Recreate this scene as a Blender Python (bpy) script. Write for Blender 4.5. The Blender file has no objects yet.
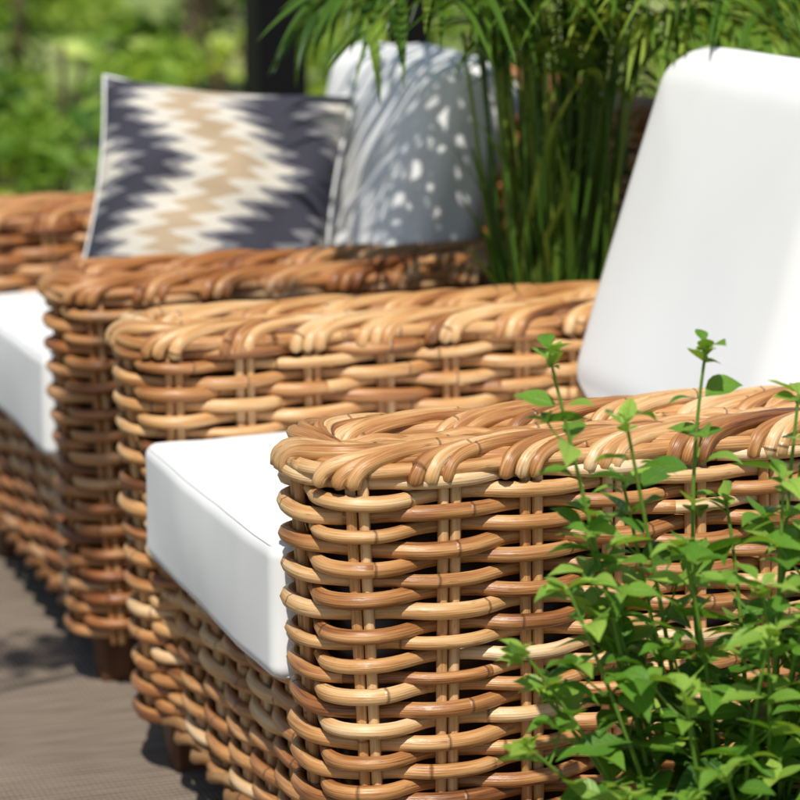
import bpy, math, random
import numpy as np
from mathutils import Vector, Matrix, noise

rng = np.random.default_rng(7)
random.seed(7)
scene = bpy.context.scene
col = scene.collection
scene.view_settings.view_transform = 'Standard'
scene.view_settings.look = 'None'
scene.view_settings.exposure = 0

# ---------------------------------------------------------------- node helpers
def new_mat(name):
    m = bpy.data.materials.new(name); m.use_nodes = True
    nt = m.node_tree
    for n in list(nt.nodes): nt.nodes.remove(n)
    out = nt.nodes.new('ShaderNodeOutputMaterial')
    return m, nt, out
def N(nt, typ): return nt.nodes.new(typ)
def L(nt, a, b): nt.links.new(a, b)
def math_node(nt, op, a, b=None, c=None, clamp=False):
    n = nt.nodes.new('ShaderNodeMath'); n.operation = op; n.use_clamp = clamp
    for i, v in enumerate((a, b, c)):
        if v is None: continue
        if isinstance(v, (int, float)): n.inputs[i].default_value = v
        else: nt.links.new(v, n.inputs[i])
    return n.outputs[0]
def ramp(nt, fac, stops, interp='LINEAR'):
    n = nt.nodes.new('ShaderNodeValToRGB'); cr = n.color_ramp; cr.interpolation = interp
    while len(cr.elements) > 1: cr.elements.remove(cr.elements[-1])
    cr.elements[0].position = stops[0][0]; cr.elements[0].color = (*stops[0][1], 1)
    for p, c in stops[1:]:
        e = cr.elements.new(p); e.color = (*c, 1)
    nt.links.new(fac, n.inputs[0]); return n.outputs[0]
def attr(nt, name):
    n = nt.nodes.new('ShaderNodeAttribute'); n.attribute_name = name; return n
def mix(nt, fac, a, b, bt='MIX'):
    n = nt.nodes.new('ShaderNodeMix'); n.data_type = 'RGBA'; n.blend_type = bt
    for sock, v in ((n.inputs[0], fac), (n.inputs[6], a), (n.inputs[7], b)):
        if isinstance(v, (int, float)): sock.default_value = v
        elif isinstance(v, tuple): sock.default_value = (*v, 1)
        else: nt.links.new(v, sock)
    return n.outputs[2]

def rattan_mat(name):
    m, nt, out = new_mat(name)
    tone = attr(nt, 'tone').outputs['Fac']
    sv = attr(nt, 'sv').outputs['Vector']
    sep = N(nt, 'ShaderNodeSeparateXYZ'); L(nt, sv, sep.inputs[0])
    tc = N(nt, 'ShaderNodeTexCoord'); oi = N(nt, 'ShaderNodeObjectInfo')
    mp = N(nt, 'ShaderNodeMapping'); mp.inputs['Scale'].default_value = (1.0, 1.0, 9.0); L(nt, sv, mp.inputs[0])
    n1 = N(nt, 'ShaderNodeTexNoise'); n1.inputs['Scale'].default_value = 1.0; n1.inputs['Detail'].default_value = 3; L(nt, mp.outputs[0], n1.inputs[0])
    mp2 = N(nt, 'ShaderNodeMapping'); mp2.inputs['Scale'].default_value = (5.0, 5.0, 16.0); L(nt, sv, mp2.inputs[0])
    n2 = N(nt, 'ShaderNodeTexNoise'); n2.inputs['Scale'].default_value = 1.0; n2.inputs['Detail'].default_value = 4; L(nt, mp2.outputs[0], n2.inputs[0])
    n3 = N(nt, 'ShaderNodeTexNoise'); n3.inputs['Scale'].default_value = 7.0; n3.inputs['Detail'].default_value = 2; L(nt, tc.outputs['Object'], n3.inputs[0])
    v = math_node(nt, 'MULTIPLY', tone, 0.66)
    v = math_node(nt, 'ADD', v, math_node(nt, 'MULTIPLY', math_node(nt, 'SUBTRACT', n1.outputs[0], 0.5), 1.1))
    v = math_node(nt, 'ADD', v, math_node(nt, 'MULTIPLY', math_node(nt, 'SUBTRACT', n2.outputs[0], 0.5), 0.6))
    v = math_node(nt, 'ADD', v, math_node(nt, 'MULTIPLY', math_node(nt, 'SUBTRACT', n3.outputs[0], 0.5), 0.55))
    v = math_node(nt, 'ADD', v, 0.19)
    c = ramp(nt, v, [(0.0, (0.11, 0.039, 0.013)), (0.22, (0.29, 0.112, 0.034)),
                     (0.48, (0.49, 0.242, 0.086)), (0.75, (0.64, 0.395, 0.180)), (1.0, (0.73, 0.53, 0.32))])
    fr = math_node(nt, 'FRACT', math_node(nt, 'MULTIPLY', sep.outputs[2], 1/0.23))
    d = math_node(nt, 'ABSOLUTE', math_node(nt, 'SUBTRACT', fr, 0.5))
    j = math_node(nt, 'SUBTRACT', 1.0, math_node(nt, 'MULTIPLY', d, 1/0.011), clamp=True)
    c = mix(nt, math_node(nt, 'MULTIPLY', j, 0.75), c, (0.07, 0.026, 0.010))
    mp4 = N(nt, 'ShaderNodeMapping'); mp4.inputs['Scale'].default_value = (2.2, 2.2, 45.0); L(nt, sv, mp4.inputs[0])
    n4 = N(nt, 'ShaderNodeTexNoise'); n4.inputs['Scale'].default_value = 1.0; n4.inputs['Detail'].default_value = 2; L(nt, mp4.outputs[0], n4.inputs[0])
    sc = math_node(nt, 'MULTIPLY', math_node(nt, 'SUBTRACT', n4.outputs[0], .63), 7.0, clamp=True)
    c = mix(nt, math_node(nt, 'MULTIPLY', sc, .6), c, (0.12, 0.045, 0.016))
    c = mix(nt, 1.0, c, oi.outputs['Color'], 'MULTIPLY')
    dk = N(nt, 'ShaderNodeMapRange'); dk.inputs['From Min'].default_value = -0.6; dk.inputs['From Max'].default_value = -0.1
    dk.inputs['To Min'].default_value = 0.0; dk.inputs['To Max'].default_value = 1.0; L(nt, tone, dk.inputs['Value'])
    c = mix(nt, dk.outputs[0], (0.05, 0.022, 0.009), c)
    b = N(nt, 'ShaderNodeBsdfPrincipled'); L(nt, c, b.inputs['Base Color'])
    rg = N(nt, 'ShaderNodeMapRange'); rg.inputs['To Min'].default_value = .20; rg.inputs['To Max'].default_value = .55; L(nt, n2.outputs[0], rg.inputs['Value']); L(nt, rg.outputs[0], b.inputs['Roughness'])
    b.inputs['Specular IOR Level'].default_value = 0.55
    bm = N(nt, 'ShaderNodeBump'); bm.inputs['Strength'].default_value = 0.55; bm.inputs['Distance'].default_value = 0.002
    h = math_node(nt, 'ADD', n2.outputs[0], math_node(nt, 'MULTIPLY', j, 1.0))
    L(nt, h, bm.inputs['Height']); L(nt, bm.outputs[0], b.inputs['Normal'])
    L(nt, b.outputs[0], out.inputs[0]); return m

def leaf_mat(name, dark, light, yellow, trans=0.35, rough=0.4, veins=False):
    m, nt, out = new_mat(name)
    tone = attr(nt, 'tone').outputs['Fac']
    sv = attr(nt, 'sv').outputs['Vector']
    sep = N(nt, 'ShaderNodeSeparateXYZ'); L(nt, sv, sep.inputs[0])
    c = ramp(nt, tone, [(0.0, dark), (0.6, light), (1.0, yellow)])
    if veins:
        au = math_node(nt, 'ABSOLUTE', sep.outputs[0])
        mid = math_node(nt, 'SUBTRACT', 1.0, math_node(nt, 'MULTIPLY', au, 9.0), clamp=True)
        w = math_node(nt, 'SINE', math_node(nt, 'MULTIPLY', math_node(nt, 'SUBTRACT', sep.outputs[1], math_node(nt, 'MULTIPLY', au, 0.22)), 44.0))
        w = math_node(nt, 'POWER', math_node(nt, 'MAXIMUM', w, 0.0), 8.0)
        vv = math_node(nt, 'MAXIMUM', mid, math_node(nt, 'MULTIPLY', w, 0.5))
        c = mix(nt, math_node(nt, 'MULTIPLY', vv, 0.35), c, yellow)
    b = N(nt, 'ShaderNodeBsdfPrincipled'); L(nt, c, b.inputs['Base Color'])
    b.inputs['Roughness'].default_value = rough; b.inputs['Specular IOR Level'].default_value = 0.4
    if veins:
        bm = N(nt, 'ShaderNodeBump'); bm.inputs['Strength'].default_value = 0.6; bm.inputs['Distance'].default_value = 0.002; bm.invert = True
        L(nt, vv, bm.inputs['Height']); L(nt, bm.outputs[0], b.inputs['Normal'])
    t = N(nt, 'ShaderNodeBsdfTranslucent')
    tcx = mix(nt, 1.0, c, (1.25, 1.15, 0.5), 'MULTIPLY'); L(nt, tcx, t.inputs[0])
    mx = N(nt, 'ShaderNodeMixShader'); mx.inputs[0].default_value = trans
    L(nt, b.outputs[0], mx.inputs[1]); L(nt, t.outputs[0], mx.inputs[2]); L(nt, mx.outputs[0], out.inputs[0])
    return m

def noisy_mat(name, c1, c2, scale=20, rough=0.7, bump=0.2, stretch=(1, 1, 1), detail=5, dist=0.01, spec=0.3):
    m, nt, out = new_mat(name)
    tc = N(nt, 'ShaderNodeTexCoord'); mp = N(nt, 'ShaderNodeMapping'); mp.inputs['Scale'].default_value = stretch
    L(nt, tc.outputs['Object'], mp.inputs[0])
    n = N(nt, 'ShaderNodeTexNoise'); n.inputs['Scale'].default_value = scale; n.inputs['Detail'].default_value = detail
    L(nt, mp.outputs[0], n.inputs[0])
    c = ramp(nt, n.outputs[0], [(0.3, c1), (0.7, c2)])
    b = N(nt, 'ShaderNodeBsdfPrincipled'); L(nt, c, b.inputs['Base Color']); b.inputs['Roughness'].default_value = rough
    b.inputs['Specular IOR Level'].default_value = spec
    bm = N(nt, 'ShaderNodeBump'); bm.inputs['Strength'].default_value = bump; bm.inputs['Distance'].default_value = dist
    L(nt, n.outputs[0], bm.inputs['Height']); L(nt, bm.outputs[0], b.inputs['Normal']); L(nt, b.outputs[0], out.inputs[0])
    return m

def fabric_mat(name, base=(0.76, 0.765, 0.77)):
    m, nt, out = new_mat(name)
    tc = N(nt, 'ShaderNodeTexCoord')
    w = N(nt, 'ShaderNodeTexNoise'); w.inputs['Scale'].default_value = 900; w.inputs['Detail'].default_value = 1; L(nt, tc.outputs['Object'], w.inputs[0])
    n = N(nt, 'ShaderNodeTexNoise'); n.inputs['Scale'].default_value = 4; n.inputs['Detail'].default_value = 2; L(nt, tc.outputs['Object'], n.inputs[0])
    c = mix(nt, n.outputs[0], tuple(x*0.97 for x in base), base)
    b = N(nt, 'ShaderNodeBsdfPrincipled'); L(nt, c, b.inputs['Base Color']); b.inputs['Roughness'].default_value = 0.85
    b.inputs['Specular IOR Level'].default_value = 0.15
    bm = N(nt, 'ShaderNodeBump'); bm.inputs['Strength'].default_value = 0.2; bm.inputs['Distance'].default_value = 0.001
    L(nt, w.outputs[0], bm.inputs['Height']); L(nt, bm.outputs[0], b.inputs['Normal']); L(nt, b.outputs[0], out.inputs[0])
    return m

def ikat_mat(name):
    m, nt, out = new_mat(name)
    sv = attr(nt, 'sv').outputs['Vector']
    sep = N(nt, 'ShaderNodeSeparateXYZ'); L(nt, sv, sep.inputs[0])
    u, v = sep.outputs[0], sep.outputs[1]
    mps = N(nt, 'ShaderNodeMapping'); mps.inputs['Scale'].default_value = (2.0, 40.0, 1.0); L(nt, sv, mps.inputs[0])
    ns = N(nt, 'ShaderNodeTexNoise'); ns.inputs['Scale'].default_value = 1.0; ns.inputs['Detail'].default_value = 2
    L(nt, mps.outputs[0], ns.inputs[0])
    saw = math_node(nt, 'PINGPONG', math_node(nt, 'ADD', v, 5.0), 0.072)
    saw = math_node(nt, 'MULTIPLY', saw, 3.3)
    av = math_node(nt, 'ABSOLUTE', math_node(nt, 'ADD', v, -0.12))
    t = math_node(nt, 'ADD', u, 1.0)
    t = math_node(nt, 'ADD', t, math_node(nt, 'MULTIPLY', math_node(nt, 'SUBTRACT', 0.5, math_node(nt, 'PINGPONG', math_node(nt, 'ADD', av, 0.0), 0.62)), -0.95))
    t = math_node(nt, 'ADD', t, saw)
    t = math_node(nt, 'ADD', t, math_node(nt, 'MULTIPLY', math_node(nt, 'SUBTRACT', ns.outputs[0], 0.5), 0.08))
    t = math_node(nt, 'MULTIPLY', math_node(nt, 'ADD', t, 0.30), 0.37)
    cream = (0.62, 0.58, 0.51); tan = (0.45, 0.345, 0.235); slate = (0.050, 0.050, 0.068); grey = (0.20, 0.195, 0.21)
    c = ramp(nt, t, [(0.0, cream), (0.07, grey), (0.13, slate), (0.25, grey), (0.30, cream), (0.39, tan), (0.50, cream),
                     (0.58, grey), (0.63, slate), (0.80, grey), (0.86, cream), (0.95, tan)], 'CONSTANT')
    side = math_node(nt, 'GREATER_THAN', sep.outputs[2], 0.5)
    c = mix(nt, side, c, (0.62, 0.60, 0.56))
    wv = N(nt, 'ShaderNodeTexNoise'); wv.inputs['Scale'].default_value = 60; wv.inputs['Detail'].default_value = 2; L(nt, sv, wv.inputs[0])
    c = mix(nt, 0.3, c, ramp(nt, wv.outputs[0], [(0.3, (0.5, 0.5, 0.5)), (0.7, (1, 1, 1))]), 'MULTIPLY')
    b = N(nt, 'ShaderNodeBsdfPrincipled'); L(nt, c, b.inputs['Base Color']); b.inputs['Roughness'].default_value = 0.9
    b.inputs['Specular IOR Level'].default_value = 0.1
    bm = N(nt, 'ShaderNodeBump'); bm.inputs['Strength'].default_value = 0.5; bm.inputs['Distance'].default_value = 0.003
    L(nt, wv.outputs[0], bm.inputs['Height']); L(nt, bm.outputs[0], b.inputs['Normal'])
    L(nt, b.outputs[0], out.inputs[0]); return m

M_rattan = rattan_mat('rattan_honey')
M_white = fabric_mat('white_canvas')
M_ikat = ikat_mat('flame_weave')
M_leg = noisy_mat('dark_wood', (0.07, 0.03, 0.014), (0.14, 0.06, 0.028), 30, 0.5, stretch=(1, 1, .2))
M_herb = leaf_mat('herb_leaf', (0.035, 0.12, 0.013), (0.12, 0.29, 0.028), (0.36, 0.54, 0.09), 0.38, 0.42, True)
M_palm = leaf_mat('palm_leaf', (0.025, 0.075, 0.011), (0.095, 0.20, 0.023), (0.32, 0.42, 0.07), 0.4, 0.36)
M_shrub = leaf_mat('shrub_leaf', (0.06, 0.15, 0.018), (0.28, 0.44, 0.06), (0.58, 0.68, 0.17), 0.45, 0.45)
M_bark = noisy_mat('bark', (0.06, 0.04, 0.025), (0.16, 0.11, 0.07), 25, 0.85, 0.6, (1, 1, .25))
M_clay = noisy_mat('fired_clay', (0.20, 0.09, 0.05), (0.30, 0.14, 0.08), 12, 0.8, 0.2)
M_soil = noisy_mat('potting_soil', (0.02, 0.013, 0.009), (0.05, 0.035, 0.022), 80, 0.95, 0.9)
M_post = noisy_mat('black_steel', (0.004, 0.004, 0.005), (0.007, 0.007, 0.008), 8, 0.6, 0.02, spec=.1)

# ---------------------------------------------------------------- mesh builder
class Builder:
    def __init__(s): s.V = []; s.F = []; s.T = []; s.S = []; s.n = 0
    def add(s, V, F, tone, sv):
        V = np.asarray(V, float); k = len(V)
        s.V.append(V); s.F.append(np.asarray(F, int) + s.n)
        s.T.append(np.broadcast_to(np.asarray(tone, float), (k,)).copy())
        s.S.append(np.asarray(sv, float)); s.n += k
    def tube(s, P, rad, closed=False, sides=7, tone=0.5, off=0.0, ref=(0, 0, 1)):
        P = np.asarray(P, float); rad = np.broadcast_to(np.asarray(rad, float), (len(P),)).copy()
        if not closed:
            T0 = P[0]-P[1]; T0 /= np.linalg.norm(T0)+1e-9; T1 = P[-1]-P[-2]; T1 /= np.linalg.norm(T1)+1e-9
            P = np.vstack([P[0]+T0*rad[0]*.5, P, P[-1]+T1*rad[-1]*.5]); rad = np.concatenate([[rad[0]*.25], rad, [rad[-1]*.25]])
        n = len(P)
        if closed: T = np.roll(P, -1, 0)-np.roll(P, 1, 0)
        else: T = np.gradient(P, axis=0)
        T /= (np.linalg.norm(T, axis=1, keepdims=True)+1e-9)
        A = np.cross(T, np.asarray(ref, float)); A /= (np.linalg.norm(A, axis=1, keepdims=True)+1e-9)
        U = np.cross(A, T)
        an = np.linspace(0, 2*math.pi, sides, endpoint=False)
        V = P[:, None]+rad[:, None, None]*(np.cos(an)[None, :, None]*A[:, None]+np.sin(an)[None, :, None]*U[:, None])
        al = np.concatenate([[0], np.cumsum(np.linalg.norm(np.diff(P, axis=0), axis=1))])+off
        sv = np.zeros((n, sides, 3)); sv[..., 0] = np.cos(an)[None]+off*3.7; sv[..., 1] = np.sin(an)[None]+off*1.3; sv[..., 2] = al[:, None]
        m = n if closed else n-1
        i = np.arange(m)[:, None]; j = np.arange(sides)[None]; i2 = (i+1) % n; j2 = (j+1) % sides
        F = np.stack([i*sides+j, i2*sides+j, i2*sides+j2, i*sides+j2], -1).reshape(-1, 4)
        s.add(V.reshape(-1, 3), F, tone, sv.reshape(-1, 3))
    def blade(s, P, side, wid, fold=0.3, up=None, tone=0.5):
        P = np.asarray(P, float); n = len(P)
        T = np.gradient(P, axis=0); T /= np.linalg.norm(T, axis=1, keepdims=True)+1e-9
        side = np.asarray(side, float)[None] - T*np.sum(T*np.asarray(side, float)[None], 1, keepdims=True)
        side /= np.linalg.norm(side, axis=1, keepdims=True)+1e-9
        up = np.cross(side, T)
        up *= np.where(up[:, 2:3] < 0, -1, 1)
        w = np.asarray(wid)[:, None]
        Lf = P-side*w+up*w*fold; Rt = P+side*w+up*w*fold
        V = np.stack([Lf, P, Rt], 1).reshape(-1, 3)
        i = np.arange(n-1)
        F = np.vstack([np.stack([i*3, i*3+1, i*3+4, i*3+3], -1), np.stack([i*3+1, i*3+2, i*3+5, i*3+4], -1)])
        sv = np.zeros((n, 3, 3)); sv[:, 0, 0] = -1; sv[:, 2, 0] = 1; sv[:, :, 1] = np.linspace(0, 1, n)[:, None]
        s.add(V, F, tone, sv.reshape(-1, 3))
    def mesh(s, name, mats, smooth=True):
        V = np.vstack(s.V); F = np.vstack(s.F); T = np.concatenate(s.T); S = np.vstack(s.S)
        me = bpy.data.meshes.new(name)
        me.vertices.add(len(V)); me.vertices.foreach_set('co', V.astype(np.float32).ravel())
        me.loops.add(F.size); me.loops.foreach_set('vertex_index', F.astype(np.int32).ravel())
        me.polygons.add(len(F)); me.polygons.foreach_set('loop_start', np.arange(0, F.size, 4, dtype=np.int32))
        me.update(calc_edges=True)
        me.polygons.foreach_set('use_smooth', np.full(len(F), smooth))
        a = me.attributes.new('tone', 'FLOAT', 'POINT'); a.data.foreach_set('value', T.astype(np.float32))
        a = me.attributes.new('sv', 'FLOAT_VECTOR', 'POINT'); a.data.foreach_set('vector', S.astype(np.float32).ravel())
        for m in (mats if isinstance(mats, list) else [mats]): me.materials.append(m)
        me.validate(); me.update()
        return me

def obj(name, me, parent=None, loc=(0, 0, 0), **props):
    o = bpy.data.objects.new(name, me); col.objects.link(o); o.location = loc
    if parent: o.parent = parent
    for k, v in props.items(): o[k] = v
    return o

# ---------------------------------------------------------------- wicker
def rr_loop(cx, cy, Lx, Wy, r):
    pts = []
    hx, hy = Lx/2, Wy/2
    pts.append((hx, 0))
    for (ax, ay, a0) in ((hx-r, hy-r, 0), (-hx+r, hy-r, 90), (-hx+r, -hy+r, 180), (hx-r, -hy+r, 270)):
        for k in range(25):
            a = math.radians(a0+90*k/24); pts.append((ax+r*math.cos(a), ay+r*math.sin(a)))
    pts.append((hx, 0))
    p = np.array(pts); d = np.concatenate([[0], np.cumsum(np.linalg.norm(np.diff(p, axis=0), axis=1))])
    keep = np.concatenate([[True], np.diff(d) > 1e-7]); p = p[keep]; d = d[keep]; Pm = d[-1]
    ss = np.linspace(0, Pm, 2000); x = np.interp(ss, d, p[:, 0]); y = np.interp(ss, d, p[:, 1])
    tx = np.gradient(x); ty = np.gradient(y); l = np.hypot(tx, ty); nx = ty/l; ny = -tx/l
    k = np.ones(25)/25
    nx = np.convolve(np.concatenate([nx[-13:-1], nx, nx[1:13]]), k, 'valid'); ny = np.convolve(np.concatenate([ny[-13:-1], ny, ny[1:13]]), k, 'valid')
    def ev(s):
        s = np.mod(s, Pm)
        a, b = np.interp(s, ss, nx), np.interp(s, ss, ny); q = np.hypot(a, b)
        return cx+np.interp(s, ss, x), cy+np.interp(s, ss, y), a/q, b/q
    return ev, Pm

def line_path(p0, p1, n):
    p0 = np.array(p0); p1 = np.array(p1); Pm = np.linalg.norm(p1-p0)
    def ev(s):
        t = np.asarray(s)/Pm; return p0[0]+(p1[0]-p0[0])*t, p0[1]+(p1[1]-p0[1])*t, np.full_like(t, n[0]), np.full_like(t, n[1])
    return ev, Pm

def wob(s, seed, f=1.0):
    r = np.random.default_rng(seed); o = np.zeros_like(s)
    for k in range(4):
        o += np.sin(s*f*(6+r.random()*22)+r.random()*6.28)*(0.5/(k*.5+1))
    return o

def weave(b, ev, Pm, z0, z1, NS, closed, pitch=0.0176, rad=0.0092, amp=0.0116, taper=None, seed=0, step=0.008):
    r = np.random.default_rng(seed)
    rows = int(round((z1-z0)/pitch)); pitch = (z1-z0)/rows
    n = int(Pm/step)
    s = np.linspace(0, Pm, n, endpoint=not closed)
    jit = r.normal(0, .0045, NS+1); jit[-1] = jit[0]; lean = r.normal(0, .010, NS+1); lean[-1] = lean[0]
    si = np.arange(NS+1)*Pm/NS
    def sshift(s_, z): return np.interp(np.mod(s_, Pm) if closed else s_, si, jit)+np.interp(np.mod(s_, Pm) if closed else s_, si, lean)*(z-(z0+z1)/2)*2
    sagr = wob(np.linspace(0, Pm, n), seed*3+1, .5)*.0024
    for k in range(rows):
        z = z0+pitch*(k+.5)
        x, y, nx, ny = ev(s)
        c = np.cos(math.pi*NS*(s-sshift(s, z))/Pm+k*math.pi+wob(s, seed*99+k, .6)*.24); c = c*(1.3-.3*c*c)
        a = amp*(1+.18*wob(s, seed*77+k))
        rr = rad*(0.83+0.28*r.random())*(1+.08*wob(s, seed*31+k, .5))
        env = math.sin(math.pi*(k+.5)/rows)
        zz = z+wob(s, seed*55+k)*0.0028+(r.random()-.5)*.003+(sagr if not closed else sagr*np.sin(math.pi*s/Pm))*env
        X = x+nx*c*a; Y = y+ny*c*a
        if taper: X, Y = taper(X, Y, zz)
        if closed:
            P = np.stack([X, Y, zz], 1)
            cuts = sorted(r.integers(5, n-5, 3).tolist())
            seg = [0]+cuts+[n]
            for q in range(len(seg)-1):
                a0, a1 = seg[q]-1, seg[q+1]+1
                idx = np.arange(a0, a1+1) % n
                if len(idx) < 4: continue
                b.tube(P[idx], rr[idx]*(1-.03*q), False, 8, float(np.clip(r.normal(.48, .33), -.05, 1.1)), r.random()*9)
        else:
            b.tube(np.stack([X, Y, zz], 1), rr, closed, 8, float(np.clip(r.normal(.48, .33), -.05, 1.1)), r.random()*9)
    for i in range(NS+(0 if closed else 1)):
        for d in (-.0066, .0066):
            zz = np.linspace(z0-.004, z1+.006, 12)
            ss = i*Pm/NS+d+(r.random()-.5)*.002+jit[i]+lean[i]*(zz-(z0+z1)/2)*2
            if not closed: ss = np.clip(ss, 0, Pm)
            x, y, nx, ny = ev(ss)
            if taper: x, y = taper(x, y, zz)
            b.tube(np.stack([x, y, zz], 1), .0064, False, 7, float(np.clip(r.normal(.62, .2), 0, 1)), r.random()*9, ref=(1, 0, 0.01))

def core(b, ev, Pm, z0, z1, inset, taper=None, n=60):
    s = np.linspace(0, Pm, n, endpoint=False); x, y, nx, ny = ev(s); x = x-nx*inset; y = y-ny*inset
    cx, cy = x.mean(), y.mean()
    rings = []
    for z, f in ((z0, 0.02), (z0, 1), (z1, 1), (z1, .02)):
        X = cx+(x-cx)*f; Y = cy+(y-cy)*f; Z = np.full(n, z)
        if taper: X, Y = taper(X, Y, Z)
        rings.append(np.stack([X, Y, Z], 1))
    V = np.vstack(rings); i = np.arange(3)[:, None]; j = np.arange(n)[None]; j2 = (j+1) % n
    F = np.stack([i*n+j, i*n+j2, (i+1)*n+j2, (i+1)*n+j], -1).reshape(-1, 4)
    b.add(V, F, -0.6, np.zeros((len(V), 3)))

def rim(b, ev, Pm, z, NS, seed, rad=.0086):
    """rolled border: lengthwise canes, and at every stake canes that rise outside, arch over the rim and dive inside further along"""
    r = np.random.default_rng(seed); n = int(Pm/.008)
    s = np.linspace(0, Pm, n, endpoint=False)
    for q, (dn, dz) in enumerate(((.004, -.006), (-.010, .001), (-.026, .000), (-.040, -.006))):
        x, y, nx, ny = ev(s)
        o = dn+.0035*np.cos(math.pi*NS*s/Pm+q*math.pi)
        P = np.stack([x+nx*o, y+ny*o, z+dz+.002*wob(s, seed+q)], 1)
        cuts = sorted(r.integers(5, n-5, 4).tolist()); seg = [0]+cuts+[n]
        for g in range(len(seg)-1):
            idx = np.arange(seg[g]-1, seg[g+1]+2) % n
            if len(idx) > 3: b.tube(P[idx], rad, False, 8, float(np.clip(r.normal(.50, .25), 0, 1)), r.random()*9)
    sp = Pm/NS
    t = np.linspace(0, 1, 28)
    for i in range(NS):
        base_t = r.normal(.54, .17)
        js = r.normal(0, .004); jh = r.normal(0, .0015); sw = r.normal(1, .05)
        for q in range(3):
            span = sp*1.72*sw
            s0 = i*sp+(q-1)*.0158+js+r.normal(0, .0014)
            prog = t-0.12*np.sin(2*math.pi*t)
            ss = s0+span*prog-.014
            x, y, nx, ny = ev(ss)
            hgt = np.sin(math.pi*t)**.62*(.0295+jh+.0014*r.normal())
            dn = .0165*np.cos(math.pi*np.clip(t*1.2, 0, 1))-.004-.024*t**1.3
            b.tube(np.stack([x+nx*dn, y+ny*dn, z-.018+hgt], 1), rad*(.93+.14*r.random()), False, 8, float(np.clip(base_t+r.normal(0, .22), 0, 1)), r.random()*9)

ARM_L, ARM_W, ARM_H = 0.84, 0.17, 0.60
def arm_mesh(cy, seed):
    b = Builder()
    ev, Pm = rr_loop(ARM_L/2, cy, ARM_L, ARM_W, 0.06)
    def taper(X, Y, Z):
        t = (ARM_H-Z)/0.5
        return X+.022*t*(1-X/ARM_L), cy+(Y-cy)*(1-.05*t)
    weave(b, ev, Pm, 0.08, 0.592, 20, True, taper=taper, seed=seed)
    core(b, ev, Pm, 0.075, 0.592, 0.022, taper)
    rim(b, ev, Pm, 0.602, 20, seed+5)
    r = np.random.default_rng(seed+9)
    for i in range(5):
        yy = cy-.034+.017*i; xx = np.linspace(.05, ARM_L-.05, 60)
        b.tube(np.stack([xx, np.full(60, yy)+.002*np.sin(xx*20+i), .597+.0035*np.cos(math.pi*xx/.05+i*math.pi)], 1), .0085, False, 7, float(np.clip(r.normal(.45, .25), 0, 1)), r.random()*9)
    return b.mesh('woven_arm', M_rattan)
def front_mesh():
    b = Builder()
    ev, Pm = line_path((0.030, 0.775), (0.030, 0.145), (-1, 0))
    def taper(X, Y, Z): return X+.022*(ARM_H-Z)/.5, Y
    weave(b, ev, Pm, 0.08, 0.318, 6, False, taper=taper, seed=40)
    V = np.array([(0.06, .16, .08), (.06, .76, .08), (.06, .76, .31), (.06, .16, .31), (0.075, .16, .08), (.075, .76, .08), (.075, .76, .31), (.075, .16, .31)])
    F = [(0, 1, 2, 3), (7, 6, 5, 4), (0, 4, 5, 1), (3, 2, 6, 7), (0, 3, 7, 4), (1, 5, 6, 2)]
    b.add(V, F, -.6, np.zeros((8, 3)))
    for z in (.083,):
        for q in range(2):
            yy = np.linspace(.13, .79, 60)
            for d in (0, math.pi):
                ph = yy*40+d
                b.tube(np.stack([.030+.022*(ARM_H-z)/.5-.012+.009*np.cos(ph), yy, z+.009*np.sin(ph)], 1), .0078, False, 7, .5+.2*q, q*3.)
    return b.mesh('woven_front', M_rattan)
def back_mesh():
    b = Builder()
    ev, Pm = rr_loop(0.925, 0.46, 0.10, 0.94, 0.045)
    weave(b, ev, Pm, 0.08, 0.80, 22, True, seed=60)
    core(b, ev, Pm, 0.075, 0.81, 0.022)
    rim(b, ev, Pm, 0.815, 22, 71)
    return b.mesh('woven_back', M_rattan)
def leg_mesh():
    b = Builder(); rings = []
    for z, h in ((0.0, .021), (0.004, .0235), (.03, .026), (.10, .032)):
        c = h*.25
        rings.append([(h, h-c, z), (h-c, h, z), (-h+c, h, z), (-h, h-c, z), (-h, -h+c, z), (-h+c, -h, z), (h-c, -h, z), (h, -h+c, z)])
    rings = [[(0.001*math.cos(k*.785), .001*math.sin(k*.785), 0) for k in range(8)]]+rings
    V = np.array(rings).reshape(-1, 3); n = 8; i = np.arange(4)[:, None]; j = np.arange(n)[None]; j2 = (j+1) % n
    F = np.stack([i*n+j, i*n+j2, (i+1)*n+j2, (i+1)*n+j], -1).reshape(-1, 4)
    b.add(V, F, .5, np.zeros((len(V), 3))); return b.mesh('leg', M_leg, False)
def deck_mesh():
    b = Builder(); r = np.random.default_rng(3)
    for i in range(30):
        y = .165+i*.59/29
        b.tube(np.stack([np.linspace(.05, .88, 8), np.full(8, y), np.full(8, .309)], 1), .0105, False, 6, float(r.random()), r.random()*9)
    return b.mesh('woven_seat', M_rattan)

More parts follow.
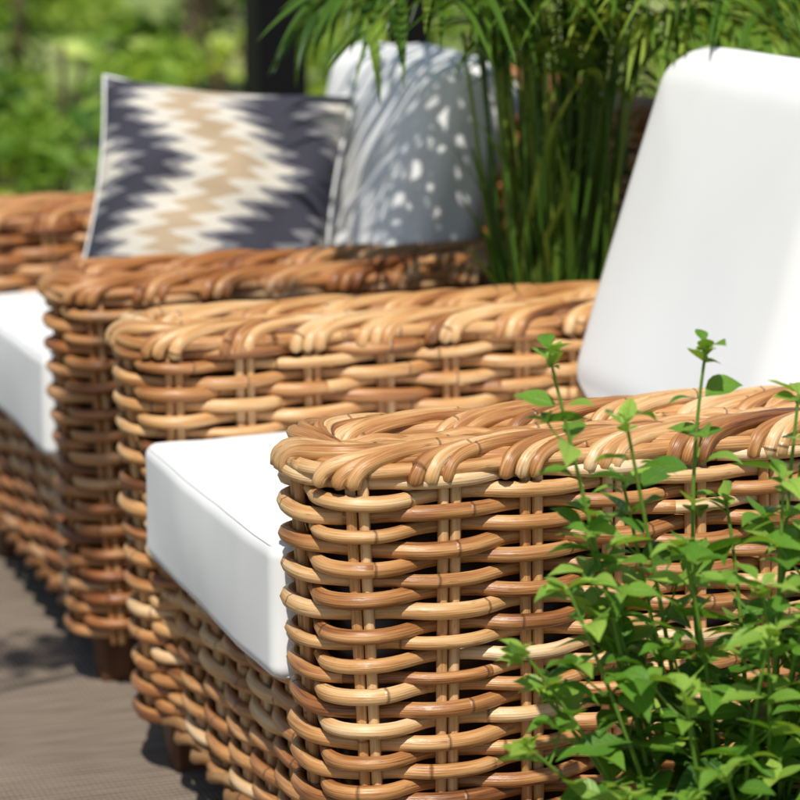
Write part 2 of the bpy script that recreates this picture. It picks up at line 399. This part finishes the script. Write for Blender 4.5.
me_a1, me_a2, me_f, me_b, me_l, me_d = arm_mesh(ARM_W/2, 1), arm_mesh(0.75+ARM_W/2, 2), front_mesh(), back_mesh(), leg_mesh(), deck_mesh()
chair = obj('armchair', None); chair['category'] = 'armchair'; chair['group'] = 'woven rattan armchairs set side by side'
chair['label'] = 'honey coloured woven rattan armchair beside a leafy herb plant'
parts = [obj('arm', me_a1, chair), obj('arm', me_a2, chair), obj('front_panel', me_f, chair), obj('backrest', me_b, chair), obj('seat', me_d, chair)]
for (x, y) in ((.075, .085), (.075, .835), (.88, .085), (.88, .835)): parts.append(obj('leg', me_l, chair, (x, y, 0)))
CH2 = 1.17
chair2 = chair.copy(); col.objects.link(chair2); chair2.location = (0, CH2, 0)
chair2['label'] = 'shade-tinted woven rattan armchair with patterned pillow, beside a potted palm'
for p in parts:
    q = p.copy(); q.parent = chair2; col.objects.link(q); q.color = (.78, .65, .57, 1)  # darker, redder tint puts this chair's shade into its colour

# ---------------------------------------------------------------- cushions
def cushion(name, size, r, crown, parent=None, seedv=0, wr=0.004, sag=0.0, welt=True, n=56, pinch=0.0, crease=0.0):
    hx, hy, hz = [s/2 for s in size]
    V = []; F = []; idx = {}
    def f(t): return math.sin(t*math.pi/2)*.5+t*.5
    def vert(p):
        key = tuple(round(c, 5) for c in p)
        if key in idx: return idx[key]
        q = [p[0]*hx, p[1]*hy, p[2]*hz]
        inn = [max(-h+r, min(h-r, c)) for c, h in zip(q, (hx, hy, hz))]
        d = Vector([a-b_ for a, b_ in zip(q, inn)])
        if d.length > 1e-9: d = d.normalized()*r
        w = Vector(inn)+d
        a, b_, c = p
        w.z += c*crown*(1-a*a)*(1-b_*b_); w.x += a*crown*.35*(1-b_*b_)*(1-c*c); w.y += b_*crown*.35*(1-a*a)*(1-c*c)
        w.z -= sag*(1-a*a)*(1-b_*b_)
        if pinch: w.x *= 1-pinch*(max(abs(b_)**3.5, (max(0, c))**3.0 if c > 0 else abs(c)**5))
        if crease:
            k1 = (c+.75*b_+.25); w.x += (a/max(abs(a), .2))*(-crease)*math.exp(-(k1/.10)**2)*(1-b_*b_)*(1-c*c)**.5
            k2 = (c-.5*b_+.45); w.x += (a/max(abs(a), .2))*(-crease*.7)*math.exp(-(k2/.07)**2)*(1-b_*b_)*(1-c*c)**.5
        nn = noise.noise_vector(Vector((w.x*5+seedv, w.y*5, w.z*5)))
        n2 = noise.noise_vector(Vector((w.x*16+seedv, w.y*16, w.z*9)))
        w += Vector(nn)*wr*1.6+Vector(n2)*wr*.3
        idx[key] = len(V); V.append(w); return idx[key]
    g = [f(-1+2*i/n) for i in range(n+1)]
    for ax in range(3):
        for sg in (-1, 1):
            for i in range(n):
                for j in range(n):
                    quad = []
                    for (a, b_) in ((i, j), (i+1, j), (i+1, j+1), (i, j+1)):
                        p = [0, 0, 0]; p[ax] = sg; p[(ax+1) % 3] = g[a]; p[(ax+2) % 3] = g[b_]; quad.append(vert(p))
                    if sg < 0: quad.reverse()
                    F.append(quad)
    me = bpy.data.meshes.new(name); me.from_pydata([tuple(v) for v in V], [], F)
    me.polygons.foreach_set('use_smooth', [True]*len(F)); me.materials.append(M_white); me.update()
    o = obj(name, me)
    if welt:
        b = Builder()
        for sg in (-1, 1):
            pts = []
            k = 260
            lx, ly = hx-r*.30, hy-r*.30
            ev, Pm = rr_loop(0, 0, 2*lx, 2*ly, r*1.0)
            s = np.linspace(0, Pm, k, endpoint=False); x, y, _, _ = ev(s)
            for xx, yy in zip(x, y):
                w = Vector((xx, yy, sg*(hz-r*.30)))
                nn = noise.noise_vector(Vector((w.x*5+seedv, w.y*5, w.z*5))); n2 = noise.noise_vector(Vector((w.x*16+seedv, w.y*16, w.z*9)))
                w += Vector(nn)*wr*1.6+Vector(n2)*wr*.3
                pts.append(tuple(w))
            b.tube(pts, .0018, True, 6, .5, 0)
        obj('piping', b.mesh('piping', M_white), o)
    return o

for k, (dy, who) in enumerate(((0, 'honey coloured'), (CH2, 'shade-tinted'))):
    c = cushion('seat_cushion', (0.80, 0.572, 0.156), 0.018, 0.012, seedv=k*9.3, wr=.004)
    c.location = (0.396, 0.46+dy, 0.320+.080)
    c['category'] = 'cushion'; c['label'] = 'thick white canvas seat cushion on the %s armchair' % who; c['group'] = 'white seat cushions'
b1 = cushion('back_cushion', (0.18, 0.58, 0.50), 0.062, 0.010, seedv=3.3, wr=.0020, welt=False, pinch=.14)
b1.location = (0.719, 0.46, 0.712); b1.rotation_euler = (0, math.radians(17), 0)
b1['category'] = 'cushion'; b1['label'] = 'smooth plump white back cushion leaning upright in the honey armchair'
b2 = cushion('back_cushion', (0.18, 0.55, 0.43), 0.066, 0.0, seedv=8.1, wr=.008, welt=False, pinch=.2, crease=.010)
b2.location = (0.660, 0.46+CH2, 0.682); b2.rotation_euler = (math.radians(-2), math.radians(17), 0)
b2['category'] = 'cushion'; b2['label'] = 'slightly slumped white back cushion behind a patterned throw pillow'

def pillow():
    n = 44; h = .208; b = Builder()
    for side in (0, 1):
        V = []; S = []
        for i in range(n+1):
            for j in range(n+1):
                u = -1+2*i/n; v = -1+2*j/n
                u = math.sin(u*math.pi/2)*.35+u*.65; v = math.sin(v*math.pi/2)*.35+v*.65
                x = h*u*(1-.09*(1-v*v)**1.0*abs(u)); z = h*v*(1-.11*(1-u*u)*abs(v))
                t = max(0, (1-u*u)*(1-v*v))**.42*.095
                t *= 1+.3*noise.noise(Vector((u*2.4, v*2.4, side*5)))
                V.append((x, (-1 if side == 0 else 1)*t, z)); S.append((u, v, side))
        i = np.arange(n)[:, None]; j = np.arange(n)[None]
        F = np.stack([i*(n+1)+j, (i+1)*(n+1)+j, (i+1)*(n+1)+j+1, i*(n+1)+j+1], -1).reshape(-1, 4)
        if side: F = F[:, ::-1]
        b.add(V, F, .5, S)
    pts = []
    for (a0, a1) in (((-1, -1), (1, -1)), ((1, -1), (1, 1)), ((1, 1), (-1, 1)), ((-1, 1), (-1, -1))):
        for k in range(30):
            u = a0[0]+(a1[0]-a0[0])*k/30; v = a0[1]+(a1[1]-a0[1])*k/30
            pts.append((h*u*(1-.09*(1-v*v)*abs(u)), 0, h*v*(1-.11*(1-u*u)*abs(v))))
    bp = Builder(); bp.tube(pts, .0035, True, 6, .5, 0, ref=(0, 1, 0))
    return b.mesh('throw_pillow', M_ikat), bp.mesh('piping', M_white)
mp_, mw_ = pillow()
tp = obj('throw_pillow', mp_); tp['category'] = 'pillow'
tp['label'] = 'square throw pillow with zigzag flame pattern in cream, tan and slate'
obj('piping', mw_, tp)
tp.location = (0.352, 1.66, 0.652); tp.rotation_euler = (math.radians(-31), math.radians(4), math.radians(-24))

# ---------------------------------------------------------------- pots
def pot_mesh(name, r0, r1, h, mat, lip=.012):
    prof = [(0.001, 0), (r0, 0), (r0+.004, .006), (r1, h-.03), (r1+lip, h-.028), (r1+lip, h), (r1-.01, h), (r1-.014, h-.03), (0.001, h-.03)]
    n = 48; V = []; a = np.linspace(0, 2*math.pi, n, endpoint=False)
    for r, z in prof: V += [(r*math.cos(t), r*math.sin(t), z) for t in a]
    m = len(prof)-1; i = np.arange(m)[:, None]; j = np.arange(n)[None]; j2 = (j+1) % n
    F = np.stack([i*n+j, i*n+j2, (i+1)*n+j2, (i+1)*n+j], -1).reshape(-1, 4)
    b = Builder(); b.add(V, F, .5, np.zeros((len(V), 3))); me = b.mesh(name, [mat, M_soil], False)
    for k, p in enumerate(me.polygons):
        if k >= (m-1)*n: p.material_index = 1
    return me
HP = (0.33, -0.33); PP = (0.69, 1.045)
hp = obj('flower_pot', pot_mesh('flower_pot', .11, .155, .27, M_clay), None, (HP[0], HP[1], 0.006)); hp['category'] = 'plant pot'; hp['label'] = 'round terracotta pot holding the leafy green herb'
pp = obj('flower_pot', pot_mesh('flower_pot', .085, .105, .30, M_clay, .008), None, (PP[0], PP[1], 0.006)); pp['category'] = 'plant pot'; pp['label'] = 'slim terracotta pot holding the palm between two armchairs'

# ---------------------------------------------------------------- herb
def bez(p0, p1, p2, n):
    t = np.linspace(0, 1, n)[:, None]; return (1-t)**2*np.array(p0)+2*t*(1-t)*np.array(p1)+t*t*np.array(p2)
def herb():
    st = Builder(); lf = Builder(); r = np.random.default_rng(21)
    base = np.array([HP[0], HP[1], .235])
    tips = [(.125, -.30, .775), (.295, -.28, .765), (.19, -.33, .715), (.385, -.30, .72), (.33, -.26, .61), (.235, -.36, .60), (.13, -.34, .56), (.43, -.30, .69),
            (.29, -.42, .57), (.36, -.40, .60), (.215, -.27, .64), (.46, -.35, .62), (.345, -.35, .65), (.165, -.30, .60), (.09, -.33, .50), (.12, -.30, .45), (.08, -.36, .42)]
    for i in range(22):
        tips.append((r.uniform(.14, .50), r.uniform(-.46, -.22), r.uniform(.38, .53)))
    def leaf(p, d, ln, tone):
        d = d/np.linalg.norm(d)
        t = np.linspace(0, 1, 9)[:, None]
        dr = r.uniform(.05, .55)
        sd = np.cross(d, (0, 0, 1)); sd /= np.linalg.norm(sd)+1e-9
        P = p+d*ln*t+np.array([0, 0, -1])*ln*dr*t**2+sd*ln*r.normal(0, .08)*t**2
        w = ln*r.uniform(.22, .29)*np.array([.05, .50, .86, 1.0, .97, .80, .52, .24, .015])
        side = sd+np.array([0, 0, 1])*r.normal(0, .35)
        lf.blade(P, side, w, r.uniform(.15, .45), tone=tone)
    for k, tp_ in enumerate(tips):
        tp_ = np.array(tp_); b0 = base+np.array([(tp_[0]-base[0])*.35, (tp_[1]-base[1])*.35, 0])+r.normal(0, .012, 3)*[1, 1, 0]
        mid = (b0+tp_)/2+np.array([r.normal(0, .02), r.normal(0, .02), .03])
        P = bez(b0, mid, tp_, 30); Ln = np.linalg.norm(np.diff(P, axis=0), axis=1).sum()
        st.tube(P, np.linspace(.0030, .0015, 30), False, 6, .75, r.random()*5, ref=(1, .2, .01))
        nn = int(Ln/.039); az = r.random()*6.28
        for q in range(1, nn+1):
            f = q/nn; ii = min(29, int(f*29)); p = P[ii]
            if f < .12: continue
            az += math.pi/2+r.normal(0, .25)
            grow = 1.0 if f < .55 else 1.0-(f-.55)*1.05
            for sg in (0, math.pi):
                if r.random() < .05: continue
                a = az+sg
                el = .30+r.normal(0, .28)
                d = np.array([math.cos(a), math.sin(a), el])
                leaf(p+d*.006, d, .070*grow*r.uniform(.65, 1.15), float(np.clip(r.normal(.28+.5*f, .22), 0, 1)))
            if f < .9 and r.random() < .45:
                a = az+1.0+r.random(); ln = r.uniform(.02, .055)
                e = p+np.array([math.cos(a)*ln*.8, math.sin(a)*ln*.8, ln*.7])
                Q = bez(p, (p+e)/2+[0, 0, -.008], e, 6); st.tube(Q, .0011, False, 5, .8, 0, ref=(1, .2, .01))
                for m_ in range(4):
                    aa = a+m_*1.5+r.normal(0, .2); d = np.array([math.cos(aa), math.sin(aa), .5])
                    leaf(e, d, r.uniform(.022, .045), float(np.clip(r.normal(.7, .18), 0, 1)))
        for m_ in range(6):
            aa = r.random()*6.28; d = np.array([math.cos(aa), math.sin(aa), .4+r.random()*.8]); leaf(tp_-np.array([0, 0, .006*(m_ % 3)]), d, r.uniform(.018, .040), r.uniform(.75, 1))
    return st.mesh('stem', M_herb), lf.mesh('foliage', M_herb)
ms, ml = herb()
hb = obj('herb_plant', None, None, (0, 0, 0)); hb.location = (HP[0], HP[1], .24); hb['category'] = 'herb plant'
hb['label'] = 'bright green leafy herb growing tall beside the rattan armchair'
for nm, me in (('stem', ms), ('foliage', ml)): o = obj(nm, me, hb, (-HP[0], -HP[1], -.24))

# ---------------------------------------------------------------- palm
def palm():
    st = Builder(); lf = Builder(); r = np.random.default_rng(5)
    fr = []   # azimuth, length, where leaflets start, bend, where the arch starts
    for i in range(6): fr.append((math.pi+r.normal(.15, .40), r.uniform(.98, 1.10), .64, r.uniform(3.4, 4.4), .60))
    for i in range(10): fr.append((r.normal(-.15, .5), r.uniform(1.0, 1.2), .62, r.uniform(2.6, 3.6), .57))
    for i in range(6): fr.append((r.uniform(-2.4, -.6), r.uniform(.90, 1.05), .64, r.uniform(2.8, 3.8), .60))
    for i in range(18): fr.append((r.normal(.9, 1.2), r.uniform(1.2, 1.5), .60, r.uniform(1.2, 2.6), .54))
    for i, (az, Ln, t0, bend, bs) in enumerate(fr):
        base = np.array([PP[0]+r.normal(0, .03), PP[1]+r.normal(0, .025), .27])
        base[:2] = np.clip(base[:2], [PP[0]-.075, PP[1]-.07], [PP[0]+.075, PP[1]+.07])
        n = 44
        t = np.linspace(0, 1, n); th = math.radians(r.uniform(82, 88.5))-bend*np.clip(t-bs, 0, 1)**1.2*2.0
        th = np.maximum(th, -1.1)
        ds = Ln/(n-1); h = np.concatenate([[0], np.cumsum(np.cos(th[:-1])*ds)]); z = np.concatenate([[0], np.cumsum(np.sin(th[:-1])*ds)])
        P = np.stack([base[0]+h*math.cos(az), base[1]+h*math.sin(az), base[2]+z], 1)
        P[:, 0] += np.sin(t*3+i)*.010
        st.tube(P, np.linspace(.0052, .0012, n), False, 6, float(np.clip(r.normal(.68, .25), 0, 1)), r.random()*5, ref=(math.sin(az), -math.cos(az), .01))
        sd = np.array([-math.sin(az), math.cos(az), 0])
        npair = 12; tn = float(np.clip(r.normal(.5, .24), 0, 1))
        for q in range(npair):
            f = t0+(1-t0)*q/(npair-1); ii = min(n-1, int(f*(n-1)))
            T = P[min(ii+1, n-1)]-P[max(ii-1, 0)]; T /= np.linalg.norm(T)
            ll = (.18*math.sin(math.pi*(.22+.68*(q/(npair-1))))+.03)*r.uniform(.85, 1.1)
            for sg in (-1, 1):
                d = sd*sg*.85+T*.65+np.array([0, 0, .1])+r.normal(0, .06, 3); d /= np.linalg.norm(d)
                tt = np.linspace(0, 1, 8)[:, None]
                Q = P[ii]+d*ll*tt+np.array([0, 0, -1])*ll*r.uniform(.25, .8)*tt**2
                w = .0070*np.array([.3, .8, 1, 1, .85, .6, .35, .03])*r.uniform(.8, 1.2)
                lf.blade(Q, np.cross(d, (0, 0, 1))+np.array([0, 0, .2*sg]), w, .35, tone=float(np.clip(tn+r.normal(0, .18), 0, 1)))
    for i in range(60):
        az = r.random()*6.28; b0 = np.array([PP[0]+r.normal(0, .034), PP[1]+r.normal(0, .025), .27])
        hh = r.uniform(.5, .9); e = b0+np.array([math.cos(az)*r.uniform(.02, .14), math.sin(az)*r.uniform(.01, .10), hh])
        st.tube(bez(b0, (b0*.6+e*.4)+[0, 0, .05], e, 12), np.linspace(.0054, .0024, 12), False, 6, float(r.uniform(.2, 1)), r.random()*5, ref=(1, .2, .01))
    for i in range(50):
        az = r.random()*6.28; b0 = np.array([PP[0]+r.normal(0, .035), PP[1]+r.normal(0, .03), r.uniform(.35, .65)])
        ll = r.uniform(.2, .35); d = np.array([math.cos(az)*.22, math.sin(az)*.2, 1.0])
        tt = np.linspace(0, 1, 8)[:, None]; Q = b0+d*ll*tt+np.array([math.cos(az), math.sin(az), -.4])*ll*.22*tt**3
        lf.blade(Q, (-math.sin(az)+.3, math.cos(az), 0), .0068*np.array([.5, .9, 1, 1, .9, .7, .4, .03]), .3, tone=float(r.uniform(.2, 1.0)))
    return st.mesh('stem', M_palm), lf.mesh('foliage', M_palm)
ms, ml = palm()
pl = obj('palm_plant', None, None, (PP[0], PP[1], .27)); pl['category'] = 'palm'; pl['label'] = 'tall arching green parlour palm standing between two armchairs'
for nm, me in (('stem', ms), ('foliage', ml)): obj(nm, me, pl, (-PP[0], -PP[1], -.27))

# ---------------------------------------------------------------- garden
def leaf_cloud(b, centers, radii, count, size, r, dens_tone=.2):
    per = np.array([max(x[0]*x[1], .01) for x in radii]); per = per/per.sum()
    for c, rad, p in zip(centers, radii, per):
        n = int(count*p)
        d = r.normal(size=(n, 3)); d /= np.linalg.norm(d, axis=1, keepdims=True)
        C = np.array(c)+d*np.array(rad)*(r.random((n, 1))**.45)*(1+.2*r.normal(size=(n, 1)))
        C[:, 2] = np.maximum(C[:, 2], .02)
        A = r.normal(size=(n, 3)); A[:, 2] *= .6; A /= np.linalg.norm(A, axis=1, keepdims=True)
        U = r.normal(size=(n, 3))*[.6, .6, 1]+[0, 0, .5]; Bv = np.cross(U, A); Bv /= np.linalg.norm(Bv, axis=1, keepdims=True)+1e-9
        Nn = np.cross(A, Bv)
        s = size*r.uniform(.6, 1.25, (n, 1))
        V = np.stack([C-A*s, C+Bv*s*.48-A*s*.1+Nn*s*.12, C+A*s, C-Bv*s*.48-A*s*.1+Nn*s*.12], 1).reshape(-1, 3)
        F = np.arange(n*4).reshape(-1, 4)
        tone = np.clip(r.normal(.5, .2, n)+r.normal(0, dens_tone), 0, 1)
        b.add(V, F, np.repeat(tone, 4), np.zeros((n*4, 3)))
def plant_tree(name, cat, label, loc, H, tr, spread, nlobe, leaves, size, seed, crown_lo=.35, stems=1, lobes=None, lobr=(.25, .42)):
    r = np.random.default_rng(seed); tb = Builder(); cb = Builder()
    cs = []; rs = []
    tops = []
    for s_ in range(stems):
        a = r.random()*6.28; lean = .25*spread*(1 if stems > 1 else .3)
        top = np.array([math.cos(a)*lean*1.6, math.sin(a)*lean*1.6, H*.75*r.uniform(.8, 1)])
        b0 = np.array([math.cos(a)*.06*(stems > 1), math.sin(a)*.06*(stems > 1), -.05])
        P = bez(b0, (b0+top)/2+r.normal(0, .06*H, 3)*[1, 1, 0], top, 16)
        tb.tube(P, np.linspace(tr, tr*.4, 16), False, 9, .5, 0, ref=(1, .1, .01)); tops.append(P)
    for i in range(nlobe if lobes is None else len(lobes)):
        if lobes is None:
            a = r.random()*6.28; rr_ = spread*math.sqrt(r.random())*.8; z = H*(crown_lo+(1-crown_lo)*r.random())*.92
            c = np.array([math.cos(a)*rr_, math.sin(a)*rr_, z]); q = spread*r.uniform(*lobr); rs.append((q, q, q*r.uniform(.55, .8)))
        else:
            c = np.array(lobes[i][:3]); z = c[2]; rs.append(lobes[i][3:])
        cs.append(c)
        P0 = tops[i % stems]; j = int(np.clip((z*.75/H)*15, 2, 15)); p = P0[j]
        tb.tube(bez(p, (p+c)/2+[0, 0, .05*H], c, 8), np.linspace(tr*.4, tr*.1, 8), False, 6, .5, 0, ref=(.3, 1, .01))
    leaf_cloud(cb, cs, rs, leaves, size, r)
    e = obj(name, None, None, loc); e['category'] = cat; e['label'] = label
    obj('trunk', tb.mesh('trunk', M_bark), e); obj('crown', cb.mesh('crown', M_shrub, False), e)
    return e
C0 = np.array([-.842, -2.622, 1.257])
F2 = np.array([math.sin(math.radians(19.46)), math.cos(math.radians(19.46))]); R2 = np.array([F2[1], -F2[0]])
def gp(f, rt): p = C0[:2]+F2*f+R2*rt; return (float(p[0]), float(p[1]), -.05)
shr = [ # forward, right, H, spread, lobes, leaves, size
 (7.1, -.98, 1.1, .42, 12, 420, .055), (8.8, -.52, 1.2, .5, 12, 600, .055), (9.8, -1.45, 1.4, .6, 12, 800, .055),
 (12.5, -.75, 1.5, .6, 12, 900, .06), (13.5, -2.1, 1.5, .7, 12, 800, .065), (7.6, .05, 1.1, .42, 10, 480, .05), (8.2, .75, 1.2, .5, 10, 600, .055), (10.5, 1.5, 1.4, .7, 12, 1100, .055),
 (14.8, .3, 1.6, .9, 14, 1600, .065), (18, -2.6, 1.8, 1.0, 14, 2000, .07), (9.2, 2.2, 1.3, .7, 12, 1200, .055), (16, 2.4, 1.9, 1.2, 14, 2500, .07), (19, -.6, 1.9, 1.3, 14, 2400, .08)]
for i, (f, rt, H, sp, nl, lv, sz) in enumerate(shr):
    plant_tree('garden_shrub', 'shrub', 'sunlit green leafy shrub growing on the lawn', gp(f, rt), H, .016, sp, nl, lv, sz, 100+i, .10, 4)
for i, (f, rt, H) in enumerate(((24, -3.2, 5.5), (26, 0.6, 6.5), (25, 3.8, 6), (28, -6, 7), (28, 6.5, 7.5), (11.0, -.98, 4.2))):
    plant_tree('garden_tree', 'tree', 'tall leafy garden tree at the edge of the lawn', gp(f, rt), H, .13 if i < 5 else .065, 1.9, 26, 7000 if i < 5 else 3500, .10, 200+i, .38 if i < 5 else .6, 1)
TL = (-2.6, -.6, 0.0)  # unseen tree, added so its crown dapples the floor and second chair
def LB(x, y, z, a, b_, c): return (x-TL[0], y-TL[1], z-TL[2], a, b_, c)
lob = [LB(-1.30, -.95, 2.9, .22, .25, .12), LB(-1.22, -.45, 2.95, .20, .22, .12), LB(-1.34, .05, 2.9, .22, .22, .12), LB(-.72, -.36, 2.9, .26, .09, .08),
       LB(-.33, -.35, 2.92, .20, .08, .08), LB(-1.8, -.6, 3.2, .35, .4, .25), LB(-2.2, -.3, 3.4, .5, .5, .3), LB(-2.8, -.8, 3.3, .5, .5, .3), LB(-2.5, .1, 3.6, .5, .5, .3)]
plant_tree('shade_tree', 'tree', 'slender unseen tree added to cast dappled shade by the seats', TL, 3.6, .05, 1, 9, 7500, .034, 333, lobes=lob)

# ground
def sheet(name, x0, x1, y0, y1, z, mat, kind='structure'):
    me = bpy.data.meshes.new(name); me.from_pydata([(x0, y0, z), (x1, y0, z), (x1, y1, z), (x0, y1, z)], [], [(0, 1, 2, 3)])
    me.materials.append(mat); o = obj(name, me); o['kind'] = kind; return o
m, nt, out = new_mat('lawn')
tc = N(nt, 'ShaderNodeTexCoord')
n1 = N(nt, 'ShaderNodeTexNoise'); n1.inputs['Scale'].default_value = 1.3; n1.inputs['Detail'].default_value = 6; L(nt, tc.outputs['Object'], n1.inputs[0])
n2 = N(nt, 'ShaderNodeTexNoise'); n2.inputs['Scale'].default_value = 30; n2.inputs['Detail'].default_value = 4; L(nt, tc.outputs['Object'], n2.inputs[0])
c = ramp(nt, n1.outputs[0], [(.35, (.17, .26, .05)), (.52, (.32, .39, .11)), (.68, (.48, .48, .24))])
c = mix(nt, .6, c, ramp(nt, n2.outputs[0], [(.3, (.5, .5, .5)), (.7, (1.1, 1.1, 1.1))]), 'MULTIPLY')
b = N(nt, 'ShaderNodeBsdfPrincipled'); b.inputs['Roughness'].default_value = .9; L(nt, c, b.inputs[0]); L(nt, b.outputs[0], out.inputs[0])
M_lawn = m
sheet('lawn', -300, 300, -300, 300, -.05, M_lawn)
def box(b, x0, x1, y0, y1, z0, z1):
    V = [(x0, y0, z0), (x1, y0, z0), (x1, y1, z0), (x0, y1, z0), (x0, y0, z1), (x1, y0, z1), (x1, y1, z1), (x0, y1, z1)]
    b.add(V, [(3, 2, 1, 0), (4, 5, 6, 7), (0, 1, 5, 4), (1, 2, 6, 5), (2, 3, 7, 6), (3, 0, 4, 7)], .5, np.zeros((8, 3)))
M_stone = noisy_mat('paving', (.22, .20, .18), (.32, .30, .27), 6, .85, .2)
b = Builder(); box(b, -3.7, 3.7, -4.2, 3.2, -.15, 0)
o = obj('terrace_floor', b.mesh('terrace_floor', M_stone, False)); o['kind'] = 'structure'
m, nt, out = new_mat('flatweave')
tc = N(nt, 'ShaderNodeTexCoord')
mp = N(nt, 'ShaderNodeMapping'); mp.inputs['Scale'].default_value = (3, 60, 3); L(nt, tc.outputs['Object'], mp.inputs[0])
n1 = N(nt, 'ShaderNodeTexNoise'); n1.inputs['Scale'].default_value = 2.5; n1.inputs['Detail'].default_value = 5; L(nt, mp.outputs[0], n1.inputs[0])
sep = N(nt, 'ShaderNodeSeparateXYZ'); L(nt, tc.outputs['Object'], sep.inputs[0])
g = math_node(nt, 'SINE', math_node(nt, 'MULTIPLY', sep.outputs[1], 2*math.pi/.011))
g2 = math_node(nt, 'SINE', math_node(nt, 'MULTIPLY', sep.outputs[0], 2*math.pi/.008))
n3 = N(nt, 'ShaderNodeTexNoise'); n3.inputs['Scale'].default_value = 3; n3.inputs['Detail'].default_value = 4; L(nt, tc.outputs['Object'], n3.inputs[0])
c = ramp(nt, n1.outputs[0], [(.3, (.18, .143, .108)), (.7, (.37, .30, .235))])
c = mix(nt, .5, c, ramp(nt, n3.outputs[0], [(.3, (.7, .68, .66)), (.7, (1.1, 1.1, 1.1))]), 'MULTIPLY')
c = mix(nt, math_node(nt, 'MULTIPLY', math_node(nt, 'SUBTRACT', -.2, g, clamp=True), .5), c, (.06, .046, .035))
b = N(nt, 'ShaderNodeBsdfPrincipled'); b.inputs['Roughness'].default_value = .9; b.inputs['Specular IOR Level'].default_value = .15; L(nt, c, b.inputs[0])
bm = N(nt, 'ShaderNodeBump'); bm.inputs['Strength'].default_value = .7; bm.inputs['Distance'].default_value = .003
L(nt, math_node(nt, 'ADD', g, math_node(nt, 'MULTIPLY', g2, .4)), bm.inputs['Height']); L(nt, bm.outputs[0], b.inputs['Normal'])
L(nt, b.outputs[0], out.inputs[0])
b = Builder(); box(b, -1.9, 1.9, -1.5, 2.9, .0, .006)
o = obj('outdoor_rug', b.mesh('outdoor_rug', m, False)); o['category'] = 'rug'; o['label'] = 'flat woven grey-brown outdoor rug under the armchairs'
for ob_ in (chair, chair2): ob_.location.z += .006
for ob_ in bpy.data.objects:
    if ob_.name.split('.')[0] in ('seat_cushion', 'back_cushion', 'throw_pillow'): ob_.location.z += .006

for (x, y, w) in ((.835, 2.9, .105), (1.17, 3.02, .072)):
    b = Builder(); box(b, -w/2, w/2, -w/2, w/2, 0.008, 2.6); box(b, -w/2-.03, w/2+.03, -w/2-.03, w/2+.03, 0, .008); box(b, -w/2-.02, w/2+.02, -w/2-.02, w/2+.02, 2.6, 2.612)
    o = obj('veranda_post', b.mesh('veranda_post', M_post, False), None, (x, y, 0)); o['category'] = 'post'; o['label'] = 'black square metal post at the terrace edge'
    o['group'] = 'veranda posts'

# ---------------------------------------------------------------- light, sky, camera
sd = Vector((-.22, -.50, .82)).normalized()
sun = bpy.data.lights.new('sun', 'SUN'); sun.energy = 4.8; sun.angle = math.radians(.53); sun.color = (1, .95, .86)
so = bpy.data.objects.new('sun', sun); col.objects.link(so); so.location = (0, -5, 8); so.rotation_euler = sd.to_track_quat('Z', 'Y').to_euler()
w = bpy.data.worlds.new('World'); scene.world = w; w.use_nodes = True; nt = w.node_tree
sk = nt.nodes.new('ShaderNodeTexSky'); sk.sky_type = 'NISHITA'; sk.sun_disc = False
sk.sun_elevation = math.asin(sd.z); sk.sun_rotation = math.atan2(sd.x, sd.y)
bg = nt.nodes['Background']; bg.inputs[1].default_value = .10; nt.links.new(sk.outputs[0], bg.inputs[0])

cam = bpy.data.cameras.new('camera'); co = bpy.data.objects.new('camera', cam); col.objects.link(co)
co.location = tuple(C0); p = math.radians(11.8)
fw = Vector((F2[0]*math.cos(p), F2[1]*math.cos(p), -math.sin(p)))
co.rotation_euler = fw.to_track_quat('-Z', 'Y').to_euler()
cam.sensor_width = 36; cam.lens = 124.2; cam.clip_end = 1000; cam.clip_start = .05
cam.dof.use_dof = True; cam.dof.focus_distance = 2.92; cam.dof.aperture_fstop = 4.8
scene.camera = co
